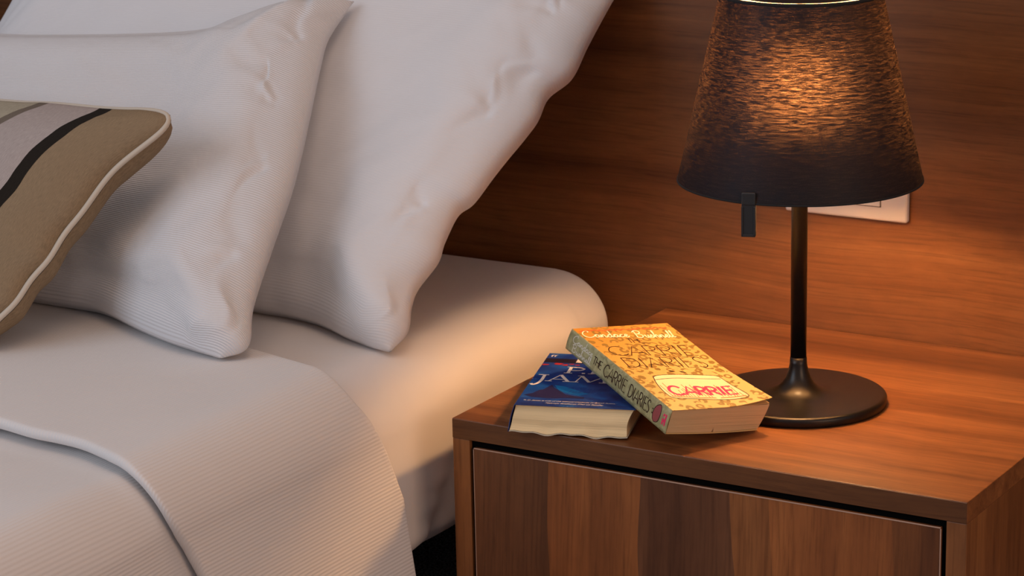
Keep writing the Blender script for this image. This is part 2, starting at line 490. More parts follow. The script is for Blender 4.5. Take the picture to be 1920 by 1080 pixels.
def refine(P, k):
    """Catmull-Rom upsampling of the solved grid by a factor k along both directions"""
    if k == 1: return P
    for ax in (1, 2):
        A = np.moveaxis(P, ax, 0); n_ = A.shape[0]
        A = np.concatenate([2*A[:1] - A[1:2], A, 2*A[-1:] - A[-2:-1]])
        q = np.linspace(0, n_ - 1, (n_ - 1)*k + 1); i = np.minimum(q.astype(int), n_ - 2); t = (q - i).reshape(-1, *([1]*(A.ndim - 1)))
        a, b, c, d = A[i], A[i + 1], A[i + 2], A[i + 3]
        P = np.moveaxis(.5*(2*b + (c - a)*t + (2*a - 5*b + 4*c - d)*t*t + (3*b - 3*c + d - a)*t**3), 0, ax)
    return P

def creases(u, v, w, h, clusters, seed):
    """pinched folds: bundles of short ridges and valleys radiating from points (x, y, size)"""
    rs = np.random.RandomState(seed); X = u*w; Y = v*h; out = np.zeros_like(X)
    for (cx, cy, sz, dirn) in clusters:
        n_ = rs.randint(4, 6); a0 = math.radians(dirn)
        for k in range(n_):
            an = a0 + (k - (n_ - 1)/2)*.42 + rs.uniform(-.15, .15); L = sz*rs.uniform(.6, 1.25); wd = rs.uniform(.0035, .0075)
            dx, dy = math.cos(an), math.sin(an)
            p = (X - cx)*dx + (Y - cy)*dy; q = -(X - cx)*dy + (Y - cy)*dx + .25*p*p/max(L, .01)*rs.uniform(-1, 1)
            wid = wd*(1 + 1.4*np.clip(p/L, 0, 2))
            env = np.clip(p/(.18*L), 0, 1)*np.exp(-np.clip(p/L, 0, 9)**2*1.4)
            out += env*np.exp(-(q/wid)**2)*rs.uniform(.0026, .0052)*(1 if k % 2 else -1)
    return out

def place_pillow(name, P, w, h, f, nrm, thick, mat, back=1.0, belly=0.0, straight=.9, full=(14., 8.), plump=.72, even=.6, sub=1, folds=(), label=None, cat='pillow', group=None, extra=None):
    P = refine(P, sub)
    ny, nx = P.shape[1:3]
    # stretch the shrunken outline back over the unit square, keeping the scalloped edges
    x0, x1 = P[..., 0].min(), P[..., 0].max(); y0, y1 = P[..., 1].min(), P[..., 1].max()
    u = (P[..., 0] - x0)/(x1 - x0); v = (P[..., 1] - y0)/(y1 - y0)
    # row by row: a well filled case keeps its sides fairly straight
    ul, ur = u[..., :1], u[..., -1:]; u = (1 - straight)*u + straight*(u - ul)/(ur - ul)
    vb, vt = v[:, :1], v[:, -1:]; v = (1 - straight)*v + straight*(v - vb)/(vt - vb)
    gu, gv = np.meshgrid(np.linspace(0, 1, nx), np.linspace(0, 1, ny))
    u = (1 - even)*u + even*gu; v = (1 - even)*v + even*gv
    z = P[..., 2]/np.abs(P[..., 2]).max()
    ex_ = np.array(full, float).reshape(2, 1, 1)       # squareness of the front and back rims
    A_ = np.clip(1 - np.abs(2*u - 1)**ex_, 0, 1)*np.clip(1 - np.abs(2*v - 1)**(ex_*.75), 0, 1)
    sg = np.array([1., -1.]).reshape(2, 1, 1)
    z = (1 - plump)*z + plump*sg*np.sqrt(A_)
    z = z*thick*(1 + belly*(0.5 - v)); z[1] *= back
    if len(folds): z[0] = z[0] + creases(gu, gv, w, h, folds, 17 + len(folds))*np.clip(A_[0]*6, 0, 1)
    base = f(np.clip(u, -.05, 1.05), np.clip(v, -.05, 1.05))
    n = np.array(nrm, float); n /= np.linalg.norm(n)
    W3 = base + z[..., None]*n
    if extra is not None: W3 = extra(W3, u, v)
    # weld both layers: front uses all vertices, back only its interior
    n_f = ny*nx; i0 = np.arange(n_f).reshape(ny, nx); i1 = i0.copy()
    i1[1:-1, 1:-1] = n_f + np.arange((ny - 2)*(nx - 2)).reshape(ny - 2, nx - 2)
    V = np.concatenate([W3[0].reshape(-1, 3), W3[1, 1:-1, 1:-1].reshape(-1, 3)])
    uvf = np.stack([gu*w, gv*h], -1); UV = np.concatenate([uvf.reshape(-1, 2), uvf[1:-1, 1:-1].reshape(-1, 2)])
    q0 = np.stack([i0[:-1, :-1], i0[:-1, 1:], i0[1:, 1:], i0[1:, :-1]], -1).reshape(-1, 4)
    q1 = np.stack([i1[:-1, :-1], i1[1:, :-1], i1[1:, 1:], i1[:-1, 1:]], -1).reshape(-1, 4)
    F = np.concatenate([q0, q1]).tolist()
    o = mesh_obj(name, V, F, mat, None, True, UV)
    if label: tag(o, label, cat, group)
    return o, W3

PB = inflate(.75, .50, 112, 76, .75*.50*.105, 11)
PA = inflate(.70, .48, 112, 78, .70*.48*.10, 29)
Z = lambda x, y, z: (x, y, z + H)

# rear right pillow (leans on the headboard)
def above_bed(W3, u, v):
    """a pillow flattens where it lies on the mattress or on the coverlet, and against the headboard"""
    x, y = W3[..., 0], W3[..., 1]
    fold = -.520 + .25*np.clip(-.05 - x, 0, .42)
    floor_z = MTOP + .0012 + .0235*np.clip((fold + .012 - y)/.010, 0, 1)
    W3[..., 2] = np.maximum(W3[..., 2], floor_z); W3[..., 1] = np.minimum(y, -.0015)
    return W3
RB_ = [Z(*q) for q in [(-.0934, -.3816, .039), (-.0845, -.363, .0553), (-.0923, -.3406, .0749), (-.0941, -.3257, .088), (-.0861, -.3012, .1095), (-.089, -.2833, .1252), (-.0883, -.259, .1465), (-.0773, -.2458, .1581), (-.0668, -.2139, .1861), (-.0509, -.1716, .2231), (-.0503, -.1458, .2457), (-.0347, -.1257, .2633), (-.0338, -.0932, .2918), (-.0303, -.05, .3297), (-.020, -.012, .372)]]
BB_ = [Z(*q) for q in [(-.80, -.29, .045), (-.55, -.32, .042), (-.40, -.326, .040), (-.2873, -.3301, .039), (-.2541, -.331, .039), (-.2169, -.3383, .039), (-.1887, -.3497, .039), (-.152, -.3687, .039), (-.1139, -.3799, .039), (-.0934, -.3816, .039)]]
tlB = Z(-.800, -.04, .300)
fB = coons(L=[BB_[0], Z(-.81, -.18, .16), tlB], R_=RB_, B=BB_, T_=[tlB, Z(-.60, -.02, .355), Z(-.25, -.015, .372), RB_[-1]])
place_pillow('pillow', PB, .75, .5, fB, (.0, -.66, .75), .058, M_pillow2, back=.30, extra=above_bed, sub=3,
             folds=[(.728, .385, .11, 165), (.715, .45, .12, 200), (.70, .40, .05, -20), (.728, .265, .07, 150), (.735, .03, .05, 120), (.60, .46, .10, 215), (.735, .15, .05, 190), (.735, .33, .06, 200)],
             label='large plain white pillow leaning on the headboard, the rear one nearest the lamp', cat='pillow')

# front right pillow
RA_ = [Z(*q) for q in [(-.1759, -.534, .062), (-.1561, -.5178, .073), (-.1758, -.4781, .1), (-.1951, -.4154, .1426), (-.2099, -.3642, .1774), (-.2254, -.3236, .205), (-.2452, -.2778, .2361), (-.2707, -.2209, .2748), (-.2831, -.1863, .2983), (-.2823, -.1452, .3262)]]
BA_ = [Z(*q) for q in [(-.90, -.46, .06), (-.65, -.458, .06), (-.4713, -.4621, .06), (-.414, -.4626, .06), (-.3707, -.4668, .06), (-.2988, -.4996, .06), (-.2369, -.5224, .06), (-.1759, -.534, .062)]]
TA_ = [Z(*q) for q in [(-.95, -.235, .260), (-.6992, -.230, .265), (-.5871, -.2259, .270), (-.4241, -.2045, .2827), (-.3682, -.1856, .3002), (-.3262, -.1633, .3139), (-.2823, -.1452, .3262)]]
fA = coons(L=[BA_[0], Z(-.93, -.35, .16), TA_[0]], R_=RA_, B=BA_, T_=TA_)
place_pillow('pillow', PA, .70, .48, fA, (.0, -.56, .83), .058, M_pillow, back=.30, extra=above_bed, sub=3,
             folds=[(.683, .30, .06, 165), (.66, .34, .05, 215), (.685, .225, .05, 185), (.66, .465, .12, 215), (.685, .02, .08, 130), (.30, .01, .09, 70), (.688, .39, .05, 175), (.685, .12, .05, 160)],
             label='white ribbed pillow in front of the rear pillow, behind the striped cushion', cat='pillow')

# ------------------------------------------------------------------ lamp
LX, LY = .2605, -.2359
lamp = empty('table_lamp', (LX, LY, H))
tag(lamp, 'black table lamp with conical dark fabric shade lit from inside', 'lamp')
m = Nt('black_painted_metal'); m.p.inputs['Base Color'].default_value = (.006, .005, .0045, 1); m.p.inputs['Roughness'].default_value = .32
m.p.inputs['Specular IOR Level'].default_value = .32
M_lampm = m.m
R0 = .0815
prof = [(R0 - .003, 0), (R0 - .001, .0004), (R0, .0025), (R0, .0068), (R0 - .0006, .0082), (R0 - .0022, .0093), (R0 - .004, .0096)]
prof += [(r, .0096 + .0004*(1 - r/R0)) for r in (.07, .06, .05, .04)]
prof += [(.030, .0106), (.024, .0122), (.0185, .0152), (.0145, .0196), (.0115, .0250), (.0092, .0315), (.0080, .038), (.0077, .044)]
lathe('base', prof, M_lampm, lamp, 128)
lathe('stem', [(.0074, .040), (.0074, .30), (.0072, .301)], M_lampm, lamp, 48)

m = Nt('shade_fabric')
tcn = m.n('ShaderNodeTexCoord'); ob = tcn.outputs['UV']
warp1 = m.noise(m.mapping(ob, scale=(130, 1200, 1)), 1.0, 3, .65)
warp2 = m.noise(m.mapping(ob, scale=(55, 520, 1)), 1.0, 4, .65)
warp3 = m.noise(m.mapping(ob, scale=(1000, 1100, 1)), 1.0, 2, .6)
fz = m.math('ADD', m.math('ADD', m.math('MULTIPLY', warp1, .4), m.math('MULTIPLY', warp2, .35)), m.math('MULTIPLY', warp3, .25))
trc = m.ramp(fz, [(.43, (.008, .005, .004)), (.49, (.10, .055, .03)), (.54, (.45, .25, .14)), (.62, (1, .60, .36))])
geo = m.n('ShaderNodeNewGeometry')
dif = m.n('ShaderNodeBsdfDiffuse'); m.l(m.mix(geo.outputs['Backfacing'], (.013, .012, .014, 1), (.55, .47, .36, 1)), dif.inputs['Color'])
refr = m.n('ShaderNodeBsdfRefraction', i_Roughness=1.0, i_IOR=1.55); m.l(trc, refr.inputs['Color'])
trl = m.n('ShaderNodeBsdfTranslucent'); m.l(trc, trl.inputs['Color'])
mx = m.n('ShaderNodeMixShader', i_0=.0); m.l(refr.outputs[0], mx.inputs[1]); m.l(trl.outputs[0], mx.inputs[2])
mx2 = m.n('ShaderNodeMixShader', i_0=.015); m.l(dif.outputs[0], mx2.inputs[1]); m.l(mx.outputs[0], mx2.inputs[2])
gl = m.n('ShaderNodeBsdfGlossy', i_Roughness=.55); gl.inputs[0].default_value = (.5, .5, .55, 1)
mx3 = m.n('ShaderNodeMixShader', i_0=.018); m.l(mx2.outputs[0], mx3.inputs[1]); m.l(gl.outputs[0], mx3.inputs[2])
m.l(mx3.outputs[0], m.out.inputs['Surface']); M_shade = m.m
ZB, RB, ZT, RT = .2119, .1107, .3813, .0722
n = 160; V = []; UV = []; F = []
prof = [(RB - .0006, ZB - .0005), (RB, ZB)] + [(RB + (RT - RB)*t, ZB + (ZT - ZB)*t) for t in np.linspace(0.01, .99, 18)] + [(RT, ZT), (RT - .0006, ZT + .0004)]
for (r, z) in prof:
    for k in range(n + 1):
        a = 2*math.pi*k/n; V.append((r*math.cos(a), r*math.sin(a), z)); UV.append((a*.09, z))
F = grid_faces(len(prof), n + 1)
shade = mesh_obj('lamp_shade', V, F, M_shade, lamp, True, UV)
shade['label'] = 'dark fabric cone glowing warm at its centre'
# thin hem bands of the shade (top and bottom)
M_hem = flat_mat('black_hem', (.012, .012, .013, 1), .8)
for nm, r, z, hgt in (('bottom_trim', RB, ZB, .0010), ('top_trim', RT, ZT - .0016, .002)):
    sl = (RT - RB)/(ZT - ZB)
    lathe(nm, [(r - .0012, z - .0006), (r + .0006, z - .0006), (r + .0006 + sl*hgt, z + hgt), (r - .0012 + sl*hgt, z + hgt), (r - .0012, z - .0006)], M_hem, shade, 128, cap=False)
# disc that closes most of the top, on the stem
lathe('top_disc', [(.002, .3803), (.0600, .3803), (.0606, .3805), (.0606, .3811), (.0600, .3813), (.002, .3816)], M_lampm, lamp, 96)
lathe('stem', [(.004, .300), (.004, .3803)], M_lampm, lamp, 24)['label'] = 'thin rod inside the shade'
m = Nt('warm_bulb'); em = m.n('ShaderNodeEmission', i_Strength=600.0); em.inputs[0].default_value = (1.0, .52, .20, 1)
m.l(em.outputs[0], m.out.inputs['Surface']); M_bulb = m.m
bm = bmesh.new(); bmesh.ops.create_icosphere(bm, subdivisions=2, radius=.017)
for v in bm.verts: v.co.z = v.co.z*1.2 + .293
me = bpy.data.meshes.new('bulb'); bm.to_mesh(me); bm.free(); me.materials.append(M_bulb)
me.polygons.foreach_set('use_smooth', [True]*len(me.polygons))
link(bpy.data.objects.new('bulb', me), lamp)
# rubber tab clipped over the lower rim
aC = -1.5465
tab = bpy.data.objects.new('shade_tab', None); link(tab, lamp); tab.empty_display_size = .01
M_rub = flat_mat('black_rubber', (.020, .020, .022, 1), .42, .4)
bpy.data.objects.remove(tab)
def tab_mesh():
    bm = bmesh.new()
    def bx(lo, hi, bev):
        b = bmesh.new(); bmesh.ops.create_cube(b, size=1)
        for v in b.verts: v.co = Vector([lo[i] + (v.co[i] + .5)*(hi[i] - lo[i]) for i in range(3)])
        bmesh.ops.bevel(b, geom=list(b.edges), offset=bev, segments=3, profile=.5, affect='EDGES')
        me = bpy.data.meshes.new('t'); b.to_mesh(me); b.free(); bm.from_mesh(me); bpy.data.meshes.remove(me)
    # local: x outwards, y tangent, z up; rim at origin
    bx((.0003, -.0062, -.001), (.0032, .0062, .0105), .0012)      # outer lip gripping the fabric
    bx((-.0045, -.0062, -.029), (.0026, .0062, .0005), .0010)     # hanging bar
    # frame around the sunken face
    bx((.0020, -.0062, -.029), (.0036, -.0045, -.002), .0004); bx((.0020, .0045, -.029), (.0036, .0062, -.002), .0004)
    bx((.0020, -.0062, -.029), (.0036, .0062, -.0268), .0004)
    me = bpy.data.meshes.new('shade_tab'); bm.to_mesh(me); bm.free(); return me
me = tab_mesh(); me.materials.append(M_rub)
tab = link(bpy.data.objects.new('shade_tab', me), lamp)
tab.location = (RB*math.cos(aC), RB*math.sin(aC), ZB); tab.rotation_euler = (0, 0, aC + .30)
tab['label'] = 'small black rubber tab clipped on the shade rim'

# ------------------------------------------------------------------ lettering helpers
def text_mesh(body, size, shear=0.0, ext=0.0, space=1.0):
    cu = bpy.data.curves.new('txt', 'FONT'); cu.body = body; cu.size = size; cu.shear = shear; cu.extrude = ext
    cu.space_character = space
    o = bpy.data.objects.new('txt', cu); col.objects.link(o)
    dg = bpy.context.evaluated_depsgraph_get(); ev = o.evaluated_get(dg)
    me = bpy.data.meshes.new_from_object(ev)
    V = np.array([v.co[:] for v in me.vertices]) if len(me.vertices) else np.zeros((0, 3)); F = [tuple(p.vertices) for p in me.polygons]
    bpy.data.objects.remove(o); bpy.data.curves.remove(cu); bpy.data.meshes.remove(me)
    return V, F

def cr(pts, k=6):
    pts = np.array(pts, float)
    if len(pts) < 3: return pts
    P_ = np.vstack([2*pts[0] - pts[1], pts, 2*pts[-1] - pts[-2]]); out = []
    for i in range(1, len(P_) - 2):
        for t in np.linspace(0, 1, k, endpoint=False):
            a, b, c, d = P_[i - 1:i + 3]
            out.append(.5*((2*b) + (-a + c)*t + (2*a - 5*b + 4*c - d)*t*t + (-a + 3*b - 3*c + d)*t**3))
    out.append(pts[-1]); return np.array(out)

def ribbon(polys, wd):
    """list of 2D polylines -> verts, faces of flat strokes of width wd"""
    V = []; F = []
    for pl in polys:
        pl = np.array(pl, float); b = len(V)
        for i in range(len(pl)):
            d = pl[min(i + 1, len(pl) - 1)] - pl[max(i - 1, 0)]; d = d/(np.linalg.norm(d) + 1e-9)
            nn = np.array([-d[1], d[0]])*wd/2
            V.append((*(pl[i] + nn), 0)); V.append((*(pl[i] - nn), 0))
        for i in range(len(pl) - 1): F.append((b + 2*i, b + 2*i + 1, b + 2*i + 3, b + 2*i + 2))
    return np.array(V), F

GL = {  # thin stroke capitals on a box of height 1: (advance, strokes)
 'C': (.82, [cr([(.74, .80), (.60, .95), (.40, 1), (.18, .88), (.04, .60), (.04, .36), (.18, .12), (.40, 0), (.62, .06), (.76, .20)])]),
 'A': (.80, [[(0, 0), (.40, 1), (.78, 0)], [(.14, .32), (.65, .32)]]),
 'R': (.66, [[(.05, 0), (.05, 1)], cr([(.05, 1), (.35, .99), (.52, .84), (.52, .66), (.36, .52), (.05, .50)]), [(.25, .51), (.62, 0)]]),
 'I': (.32, [[(.12, 0), (.12, 1)]]),
 'E': (.62, [[(.54, 1), (.05, 1), (.05, 0), (.56, 0)], [(.05, .52), (.46, .52)]]),
 'D': (.80, [[(.05, 0), (.05, 1)], cr([(.05, 1), (.35, .98), (.62, .80), (.72, .50), (.62, .20), (.35, .02), (.05, 0)])]),
 'S': (.56, [cr([(.48, .84), (.36, .97), (.18, .97), (.06, .82), (.12, .62), (.36, .46), (.48, .26), (.38, .06), (.20, 0), (.03, .12)])]),
 'T': (.62, [[(0, 1), (.60, 1)], [(.30, 1), (.30, 0)]]),
 'H': (.74, [[(.05, 0), (.05, 1)], [(.64, 0), (.64, 1)], [(.05, .52), (.64, .52)]]),
 ' ': (.45, []),
}
SC = {  # joined-up script letters, x height .42
 'C': (.80, [cr([(.52, .80), (.60, .92), (.46, 1.0), (.20, .84), (.02, .50), (.08, .16), (.32, 0), (.60, .08), (.80, .24)])]),
 'a': (.46, [cr([(.0, .20), (.12, .40), (.28, .42), (.10, .30), (.06, .08), (.20, .02), (.32, .20), (.34, .40), (.34, .12), (.40, .03), (.46, .16)])]),
 'n': (.50, [cr([(0, .16), (.06, .40), (.08, .02), (.14, .30), (.26, .42), (.32, .28), (.34, .04), (.42, .03), (.50, .16)])]),
 'd': (.48, [cr([(.0, .16), (.20, .42), (.28, .38), (.10, .30), (.06, .08), (.20, .02), (.33, .24), (.37, 1.0), (.34, .14), (.40, .03), (.48, .16)])]),
 'c': (.38, [cr([(0, .16), (.14, .38), (.28, .38), (.12, .34), (.06, .14), (.16, .02), (.38, .16)])]),
 'e': (.36, [cr([(0, .14), (.18, .22), (.26, .36), (.16, .43), (.06, .28), (.08, .08), (.20, .01), (.36, .16)])]),
 'B': (.86, [cr([(.22, .96), (.18, .5), (.12, .02)]), cr([(0, .80), (.30, 1.04), (.62, .98), (.66, .74), (.44, .58), (.26, .54), (.56, .50), (.70, .30), (.56, .06), (.28, 0), (.06, .10)])]),
 'u': (.48, [cr([(0, .20), (.06, .40), (.06, .10), (.16, .01), (.28, .14), (.32, .40), (.32, .10), (.38, .02), (.48, .16)])]),
 's': (.34, [cr([(0, .12), (.14, .44), (.20, .30), (.26, .12), (.14, .0), (.04, .06), (.20, .03), (.34, .16)])]),
 'h': (.48, [cr([(0, .16), (.16, .70), (.20, 1.0), (.12, .94), (.08, .04), (.14, .30), (.26, .42), (.32, .26), (.34, .04), (.40, .03), (.48, .16)])]),
 'l': (.28, [cr([(0, .16), (.16, .70), (.20, 1.0), (.12, .96), (.09, .30), (.12, .04), (.28, .16)])]),
 ' ': (.30, []),
}
def strokes(txt, font, p0, p1, hgt, wd, hgt1=None, slant=0.0, rise=None):
    """text between baseline points p0 -> p1 (mm), letter height hgt, optional taper to hgt1; up vector rise"""
    adv = sum(font[c][0] for c in txt); p0 = np.array(p0, float); p1 = np.array(p1, float)
    ex = (p1 - p0)/adv; up_ = np.array(rise, float) if rise is not None else np.array([-(p1 - p0)[1], (p1 - p0)[0]])/np.linalg.norm(p1 - p0)
    hgt1 = hgt1 or hgt; x = 0; polys = []
    for c in txt:
        a, st = font[c]
        for pl in st:
            polys.append([p0 + ex*(x + q[0] + slant*q[1]) + up_*q[1]*(hgt + (hgt1 - hgt)*(x + q[0])/adv) for q in pl])
        x += a
    return ribbon(polys, wd)

# ------------------------------------------------------------------ books
def eul(a):
    cx, sx, cy, sy, cz, sz = math.cos(a[0]), math.sin(a[0]), math.cos(a[1]), math.sin(a[1]), math.cos(a[2]), math.sin(a[2])
    return (np.array([[cz, -sz, 0], [sz, cz, 0], [0, 0, 1]]) @ np.array([[cy, 0, sy], [0, 1, 0], [-sy, 0, cy]]) @ np.array([[1, 0, 0], [0, cx, -sx], [0, sx, cx]]))

def paper_mat(name, rgb, seed):
    m = Nt(name); tc = m.n('ShaderNodeTexCoord').outputs['Object']
    v = m.mapping(tc, scale=(9, 9, 900), loc=(seed, 0, 0)); f1 = m.noise(v, 1.0, 4, .65)
    v2 = m.mapping(tc, scale=(5, 5, 260), loc=(seed + 4, 0, 0)); f2 = m.noise(v2, 1.0, 3, .6)
    f = m.math('ADD', m.math('MULTIPLY', f1, .5), m.math('MULTIPLY', f2, .5))
    m.l(m.ramp(f, [(.36, tuple(x*.74 for x in rgb)), (.47, tuple(x*.95 for x in rgb)), (.6, rgb)]), m.p.inputs['Base Color'])
    m.p.inputs['Roughness'].default_value = .9; m.p.inputs['Specular IOR Level'].default_value = .15
    m.l(m.bump(f, .6, .0008), m.p.inputs['Normal']); return m.m
M_paper = paper_mat('yellowed_pages', (.80, .62, .36), 1)
M_paper2 = paper_mat('yellowed_pages_warm', (.64, .44, .24), 5)

class Book:
    """local frame: x spine->fore edge, y foot->head, z back cover->front cover (metres)"""
    def __init__(s, name, loc, rot, w, h, t, warp):
        s.root = empty(name, (loc[0], loc[1], loc[2] + H), rot); s.w, s.h, s.t, s.warp = w, h, t, warp
    def put(s, name, V, F, mat, smooth=False, uvs=None, parent=None):
        V = np.asarray(V, float)
        return mesh_obj(name, s.warp(V), F, mat, parent or s.root, smooth, uvs if uvs is not None else V[:, :2])
    def block(s, name, x0, x1, y0, y1, z0, z1, nx, ny, nz, mat, shape=None):
        V = []; F = []
        ax = [np.linspace(x0, x1, nx), np.linspace(y0, y1, ny), np.linspace(z0, z1, nz)]
        for fa in range(3):
            u, v = [i for i in range(3) if i != fa]
            for sd in (0, 1):
                b = len(V)
                for q in ax[v]:
                    for p in ax[u]:
                        c = [0, 0, 0]; c[fa] = ax[fa][0 if sd == 0 else -1]; c[u] = p; c[v] = q; V.append(c)
                F += grid_faces(len(ax[v]), len(ax[u]), b, flip=(sd == 0) ^ (fa == 1))
        V = np.array(V)
        if shape is not None: V = shape(V)
        return s.put(name, V, F, mat, False)
    def sheet(s, name, x0, x1, y0, y1, z, th, mat, nx=40, ny=50, lift=None):
        """thin cover board with real thickness"""
        V = []; UV = []
        for zz in (z, z + th):
            for y in np.linspace(y0, y1, ny):
                for x in np.linspace(x0, x1, nx): V.append((x, y, zz)); UV.append((x, y))
        V = np.array(V)
        if lift is not None: V[:, 2] += lift(V[:, 0], V[:, 1])
        n1 = nx*ny; F = grid_faces(ny, nx, 0, True) + grid_faces(ny, nx, n1)
        for i in range(nx - 1):
            F.append((i, i + 1, n1 + i + 1, n1 + i)); k = (ny - 1)*nx + i; F.append((k + 1, k, n1 + k, n1 + k + 1))
        for j in range(ny - 1):
            k = j*nx; F.append((k + nx, k, n1 + k, n1 + k + nx)); k = j*nx + nx - 1; F.append((k, k + nx, n1 + k + nx, n1 + k))
        return s.put(name, V, F, mat, False, UV)
    def print_on(s, name, VF, mat, z, lift=None, parent=None, mp=None):
        """flat print: 2D verts in mm on the front cover, or mapped by mp"""
        V, F = VF; V = np.array(V, float)
        if mp is not None or lift is not None:
            b_ = bmesh.new(); vv = [b_.verts.new(q) for q in V]
            for f_ in F: b_.faces.new([vv[i] for i in f_])
            bmesh.ops.triangulate(b_, faces=b_.faces)
            for _ in range(4):
                es = [e for e in b_.edges if e.calc_length() > (2.2 if mp is not None else 4.0)]
                if es: bmesh.ops.subdivide_edges(b_, edges=es, cuts=1)
            bmesh.ops.triangulate(b_, faces=b_.faces); b_.verts.index_update()
            V = np.array([q.co[:] for q in b_.verts]); F = [tuple(x.index for x in f_.verts) for f_ in b_.faces]; b_.free()
        if mp is None:
            P_ = np.stack([V[:, 0]/1000, V[:, 1]/1000, np.full(len(V), z)], 1)
            if lift is not None: P_[:, 2] += lift(P_[:, 0], P_[:, 1])
        else: P_ = mp(V)
        return s.put(name, P_, F, mat, False, None, parent)

def trilinear(w, h, t, disp):
    """disp[(i,j,k)] = displacement at the box corner (x i, y j, z k)"""
    def f(V):
        a = V[:, 0:1]/w; b = V[:, 1:2]/h; c = V[:, 2:3]/t; out = V.copy()
        for (i, j, k), d in disp.items():
            out = out + (a if i else 1 - a)*(b if j else 1 - b)*(c if k else 1 - c)*np.array(d)
        return out
    return f

# --- blue paperback, lying flat
bw, bh, bt = .1097, .1640, .0274
def blue_warp(V):
    V = V.copy(); c = V[:, 2]/bt; b = V[:, 1]/bh; a = V[:, 0]/bw
    V[:, 0] += -.0062*(1 - c)*(1 - .3*b) ; V[:, 1] += -.0035*(1 - c)*(1 - b)*(.6 + 1.4*a) + .003*np.sin(c*3.14)*(1 - b)
    V[:, 2] += (1 - c)*(.0010*np.sin(a*15) + .0007*np.sin(a*31 + 1) + .0009)*(1 - .6*b) + (1 - c)*.0008
    return V
blue = Book('paperback_book', (.0753, -.4363, 0.0), (0, 0, math.radians(18.86)), bw, bh, bt, blue_warp)
tag(blue.root, 'thick paperback with deep blue cover lying flat on the nightstand', 'book')
m = Nt('blue_cover'); uv = m.n('ShaderNodeTexCoord').outputs['UV']
n1 = m.noise(m.mapping(uv, scale=(1, 1.4, 1)), 34, 5, .6, .4); sx = m.n('ShaderNodeSeparateXYZ'); m.l(uv, sx.inputs[0])
c = m.ramp(n1, [(.30, srgb(16, 30, 86)), (.5, srgb(20, 62, 138)), (.7, srgb(40, 112, 184))])
low = m.ramp(m.math('DIVIDE', sx.outputs[1], bh), [(0.0, srgb(50, 50, 84)), (.12, srgb(60, 62, 110)), (.30, (1, 1, 1)), (1, (1, 1, 1))])
bandn = m.math('ADD', m.math('DIVIDE', sx.outputs[1], bh), m.math('MULTIPLY', m.math('SUBTRACT', n1, .5), .25))
bands = m.ramp(bandn, [(0.06, srgb(38, 40, 82)), (.17, srgb(36, 62, 122)), (.30, srgb(10, 78, 150)), (.45, srgb(10, 55, 125)), (.60, srgb(22, 52, 118)), (.78, srgb(34, 58, 132)), (.84, srgb(24, 24, 52)), (.90, srgb(30, 34, 80)), (.94, srgb(36, 52, 130))])
m.l(m.mix(.42, c, bands), m.p.inputs['Base Color']); m.p.inputs['Roughness'].default_value = .34
m.l(m.bump(n1, .08, .001), m.p.inputs['Normal']); M_blue = m.m
def blue_shape(V):
    V = V.copy(); 
    V[:, 1] += .0012*np.sin(V[:, 2]/bt*9)*(V[:, 1] < .01)
    V[:, 0] += -.003*np.sin(V[:, 2]/bt*math.pi)*(V[:, 0] > bw*.5)
    return V
blue.block('page_block', .0008, bw - .0012, .0006, bh - .0015, .0010, bt - .0009, 26, 20, 14, M_paper, blue_shape)
blue.sheet('front_cover', 0, bw, 0, bh, bt - .0006, .0005, M_blue)
blue.sheet('back_cover', 0.0006, bw - .0006, .0004, bh, 0.0, .0006, flat_mat('cover_inside', srgb(190, 180, 160), .6))
V = []; 
for y in np.linspace(0, bh, 20):
    for z in np.linspace(0.0, bt, 10): V.append((-.0004 - .0012*math.sin(z/bt*math.pi), y, z))
sp = blue.put('spine', V, grid_faces(20, 10), M_blue, True); smd = sp.modifiers.new('s', 'SOLIDIFY'); smd.thickness = .0005
zb = bt + .00003
def poly(pts): return ([(x, y, 0) for x, y in pts], [tuple(range(len(pts)))])
M_cream = flat_mat('print_cream', srgb(226, 214, 206), .45); M_cyan = flat_mat('print_cyan', srgb(18, 106, 170), .4)
M_mtn = flat_mat('print_mountain', srgb(36, 34, 74), .4); M_redp = flat_mat('print_red', srgb(170, 44, 44), .45)
M_dkp = flat_mat('print_dark', srgb(30, 26, 42), .4); M_fog = flat_mat('print_pale_blue', srgb(82, 98, 150), .45)
M_mid = flat_mat('print_mid_blue', srgb(40, 74, 140), .4)
blue.print_on('cover_art', poly([(-0.0, 134), (109, 134), (109, 147), (0, 147)]), M_dkp, zb)
blue.print_on('cover_art', ([(30, 136, 0), (44, 136, 0), (44, 148, 0), (30, 148, 0), (47, 136, 0), (62, 136, 0), (62, 148, 0), (47, 148, 0)], [(0, 1, 2, 3), (4, 5, 6, 7)]), M_cream, zb + .00004)
rs = np.random.RandomState(5); V_ = []; F_ = []
for cx_, cy_, r_ in [(15, 130, 4), (22, 127, 3.2), (27, 130, 2.5), (46, 131, 4), (54, 129, 3.5), (3, 126, 3), (60, 127, 2.5), (33, 128, 2)]:
    b_ = len(V_)
    for k in range(9):
        a_ = k/9*6.28; rr = r_*(.55 + .6*rs.rand()); V_.append((cx_ + rr*1.3*math.cos(a_), cy_ + rr*.9*math.sin(a_), 0))
    F_.append(tuple(range(b_, b_ + 9)))
blue.print_on('cover_art', (V_, F_), M_redp, zb + .00003)
blue.print_on('cover_art', poly([(24, 63), (34, 60), (60, 40), (52, 34), (40, 40), (30, 50)]), M_cyan, zb)
blue.print_on('cover_art', poly([(2, 30), (9, 36), (13, 46), (17, 49), (20, 60), (22, 63), (25, 55), (29, 50), (34, 44), (39, 36), (46, 33), (58, 30), (58, 25), (40, 26), (25, 23), (10, 25)]), M_mtn, zb + .00003)
